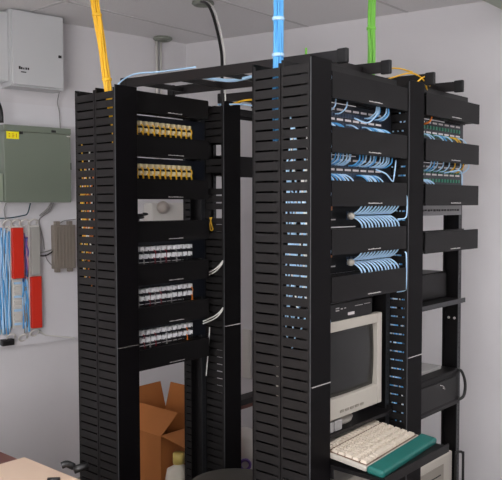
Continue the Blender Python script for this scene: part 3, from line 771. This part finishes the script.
for pts, r, m, l in (([( -.46,1.585,.03),(-.38,1.585,.04),(-.30,1.597,.04),(-.272,1.61,.05),(-.262,1.668,.07)], .0035, M['teald'], 'dark teal cable from the enclosure running left above the rings'),
    ([(-.135,1.668,.07),(-.155,1.63,.05),(-.195,1.595,.04)], .006, M['grey'], 'grey flexible cable hanging from the enclosure bottom'),
    ([(-.12,1.668,.06),(-.13,1.62,.03),(-.195,1.57,.03),(-.178,1.49,.03),(-.165,1.40,.03)], .003, M['grey'], 'thin grey wire winding down right of the grey cover'),
    ([(-.40,1.668,.06),(-.402,1.63,.04),(-.395,1.575,.04)], .003, M['grey'], 'thin grey wire under the enclosure at left'),
    ([(-.198,1.382,.04),(-.15,1.39,.04),(-.11,1.40,.03)], .004, M['grey'], 'grey cable from grey cover to the taupe box, upper'),
    ([(-.198,1.366,.04),(-.165,1.365,.04),(-.13,1.38,.04),(-.11,1.392,.03)], .004, M['blackc'], 'dark cable from grey cover to the taupe box, lower'),
    ([(-.16,1.372,.03),(-.145,1.335,.03),(-.105,1.29,.03)], .003, M['grey'], 'grey wire sloping to the bottom of the taupe box'),
    ([(-.20,.93,.03),(-.17,.905,.03),(-.10,.888,.025),(0.02,.862,.025)], .004, M['white'], 'white cable trailing right from the lower red cover'),
    ([(-.075,1.548,.04),(-.04,1.565,.04),(.03,1.572,.04)], .003, M['grey'], 'grey wire leaving the top of the taupe box')):
    bm = BM(); wtube(bm, pts, r, 6, 5); tag(obj('wire', bm, m), l, 'wire', 'wires on the backboard')
t = thing('splice_enclosure', WP(-.055,1.27,.04), 'taupe ribbed splice enclosure on the backboard beside the leftmost manager', 'enclosure')
obj('body', wbox(BM(), -.118, .02, 1.285, 1.540, .0185, .06), M['spl'], t, .004)
bm = BM()
for k in range(6): wbox(bm, -.106+k*.021, -.100+k*.021, 1.295, 1.530, .06, .066)
obj('ribs', bm, M['spl'], t)
for s in (-.10, -.02): 
    obj('lug', wbox(BM(), s, s+.024, 1.5405, 1.562, .0185, .05), M['spl'], t); obj('lug', wbox(BM(), s, s+.024, 1.264, 1.2845, .0185, .05), M['spl'], t)
# emergency light seen through the left rack's window
t = thing('emergency_light', WP(.655,1.55,.06), 'white wall box with round lamp seen through the left rack window', 'emergency light')
obj('body', wbox(BM(), .528,.79,1.545,1.668,.001,.10), M['hwhite'], t, .006)
bm = BM(); p = WP(.60,1.640,.101); R = Matrix.Rotation(math.atan2(WD.y,WD.x),4,'Z')
lathe(bm, [(0,0),(.038,0),(.040,.02),(.030,.045),(0,.05)], p, 20, axis='Y', mtx=R); obj('lamp_head', bm, M['lens'], t)
# wall box at gap (behind rack A2)
tag(obj('wall_trunking', B(1.60,1.628,1.675,1.735,.55,.86), M['hwhite'], None, .003), 'white vertical trunking on the right wall, in the gap beside the near manager', 'trunking')

# ------------------------------------------------------------------ camera
cam = bpy.data.cameras.new('camera'); co = bpy.data.objects.new('camera', cam); COL.objects.link(co)
yaw, pitch, roll, f = .8515, -.0496, -.0017, 739.57
fwd = Vector((math.sin(yaw)*math.cos(pitch), math.cos(yaw)*math.cos(pitch), math.sin(pitch)))
right = Vector((math.cos(yaw), -math.sin(yaw), 0)); up = right.cross(fwd)
r2 = math.cos(roll)*right+math.sin(roll)*up; u2 = -math.sin(roll)*right+math.cos(roll)*up
co.matrix_world = Matrix(((r2.x,u2.x,-fwd.x,-1.8907),(r2.y,u2.y,-fwd.y,-1.4019),(r2.z,u2.z,-fwd.z,1.6649),(0,0,0,1)))
cam.sensor_fit = 'HORIZONTAL'; cam.sensor_width = 36; cam.lens = f/502*36; cam.clip_start = .05
scene.camera = co

# ------------------------------------------------------------------ light level and view
MATS['lamp_diffuser'].node_tree.nodes['Principled BSDF'].inputs['Emission Strength'].default_value = 3.2
MATS['daylit_frosted_glass'].node_tree.nodes['Principled BSDF'].inputs['Emission Strength'].default_value = 3.4
w = bpy.data.worlds.new('world'); scene.world = w; w.use_nodes = True
w.node_tree.nodes['Background'].inputs[0].default_value = (.5,.5,.52,1); w.node_tree.nodes['Background'].inputs[1].default_value = .02
vs = scene.view_settings; vs.view_transform = 'Standard'; vs.look = 'None'; vs.gamma = 1; vs.use_curve_mapping = False
vs.exposure = 1.48
scene.cycles.max_bounces = 8
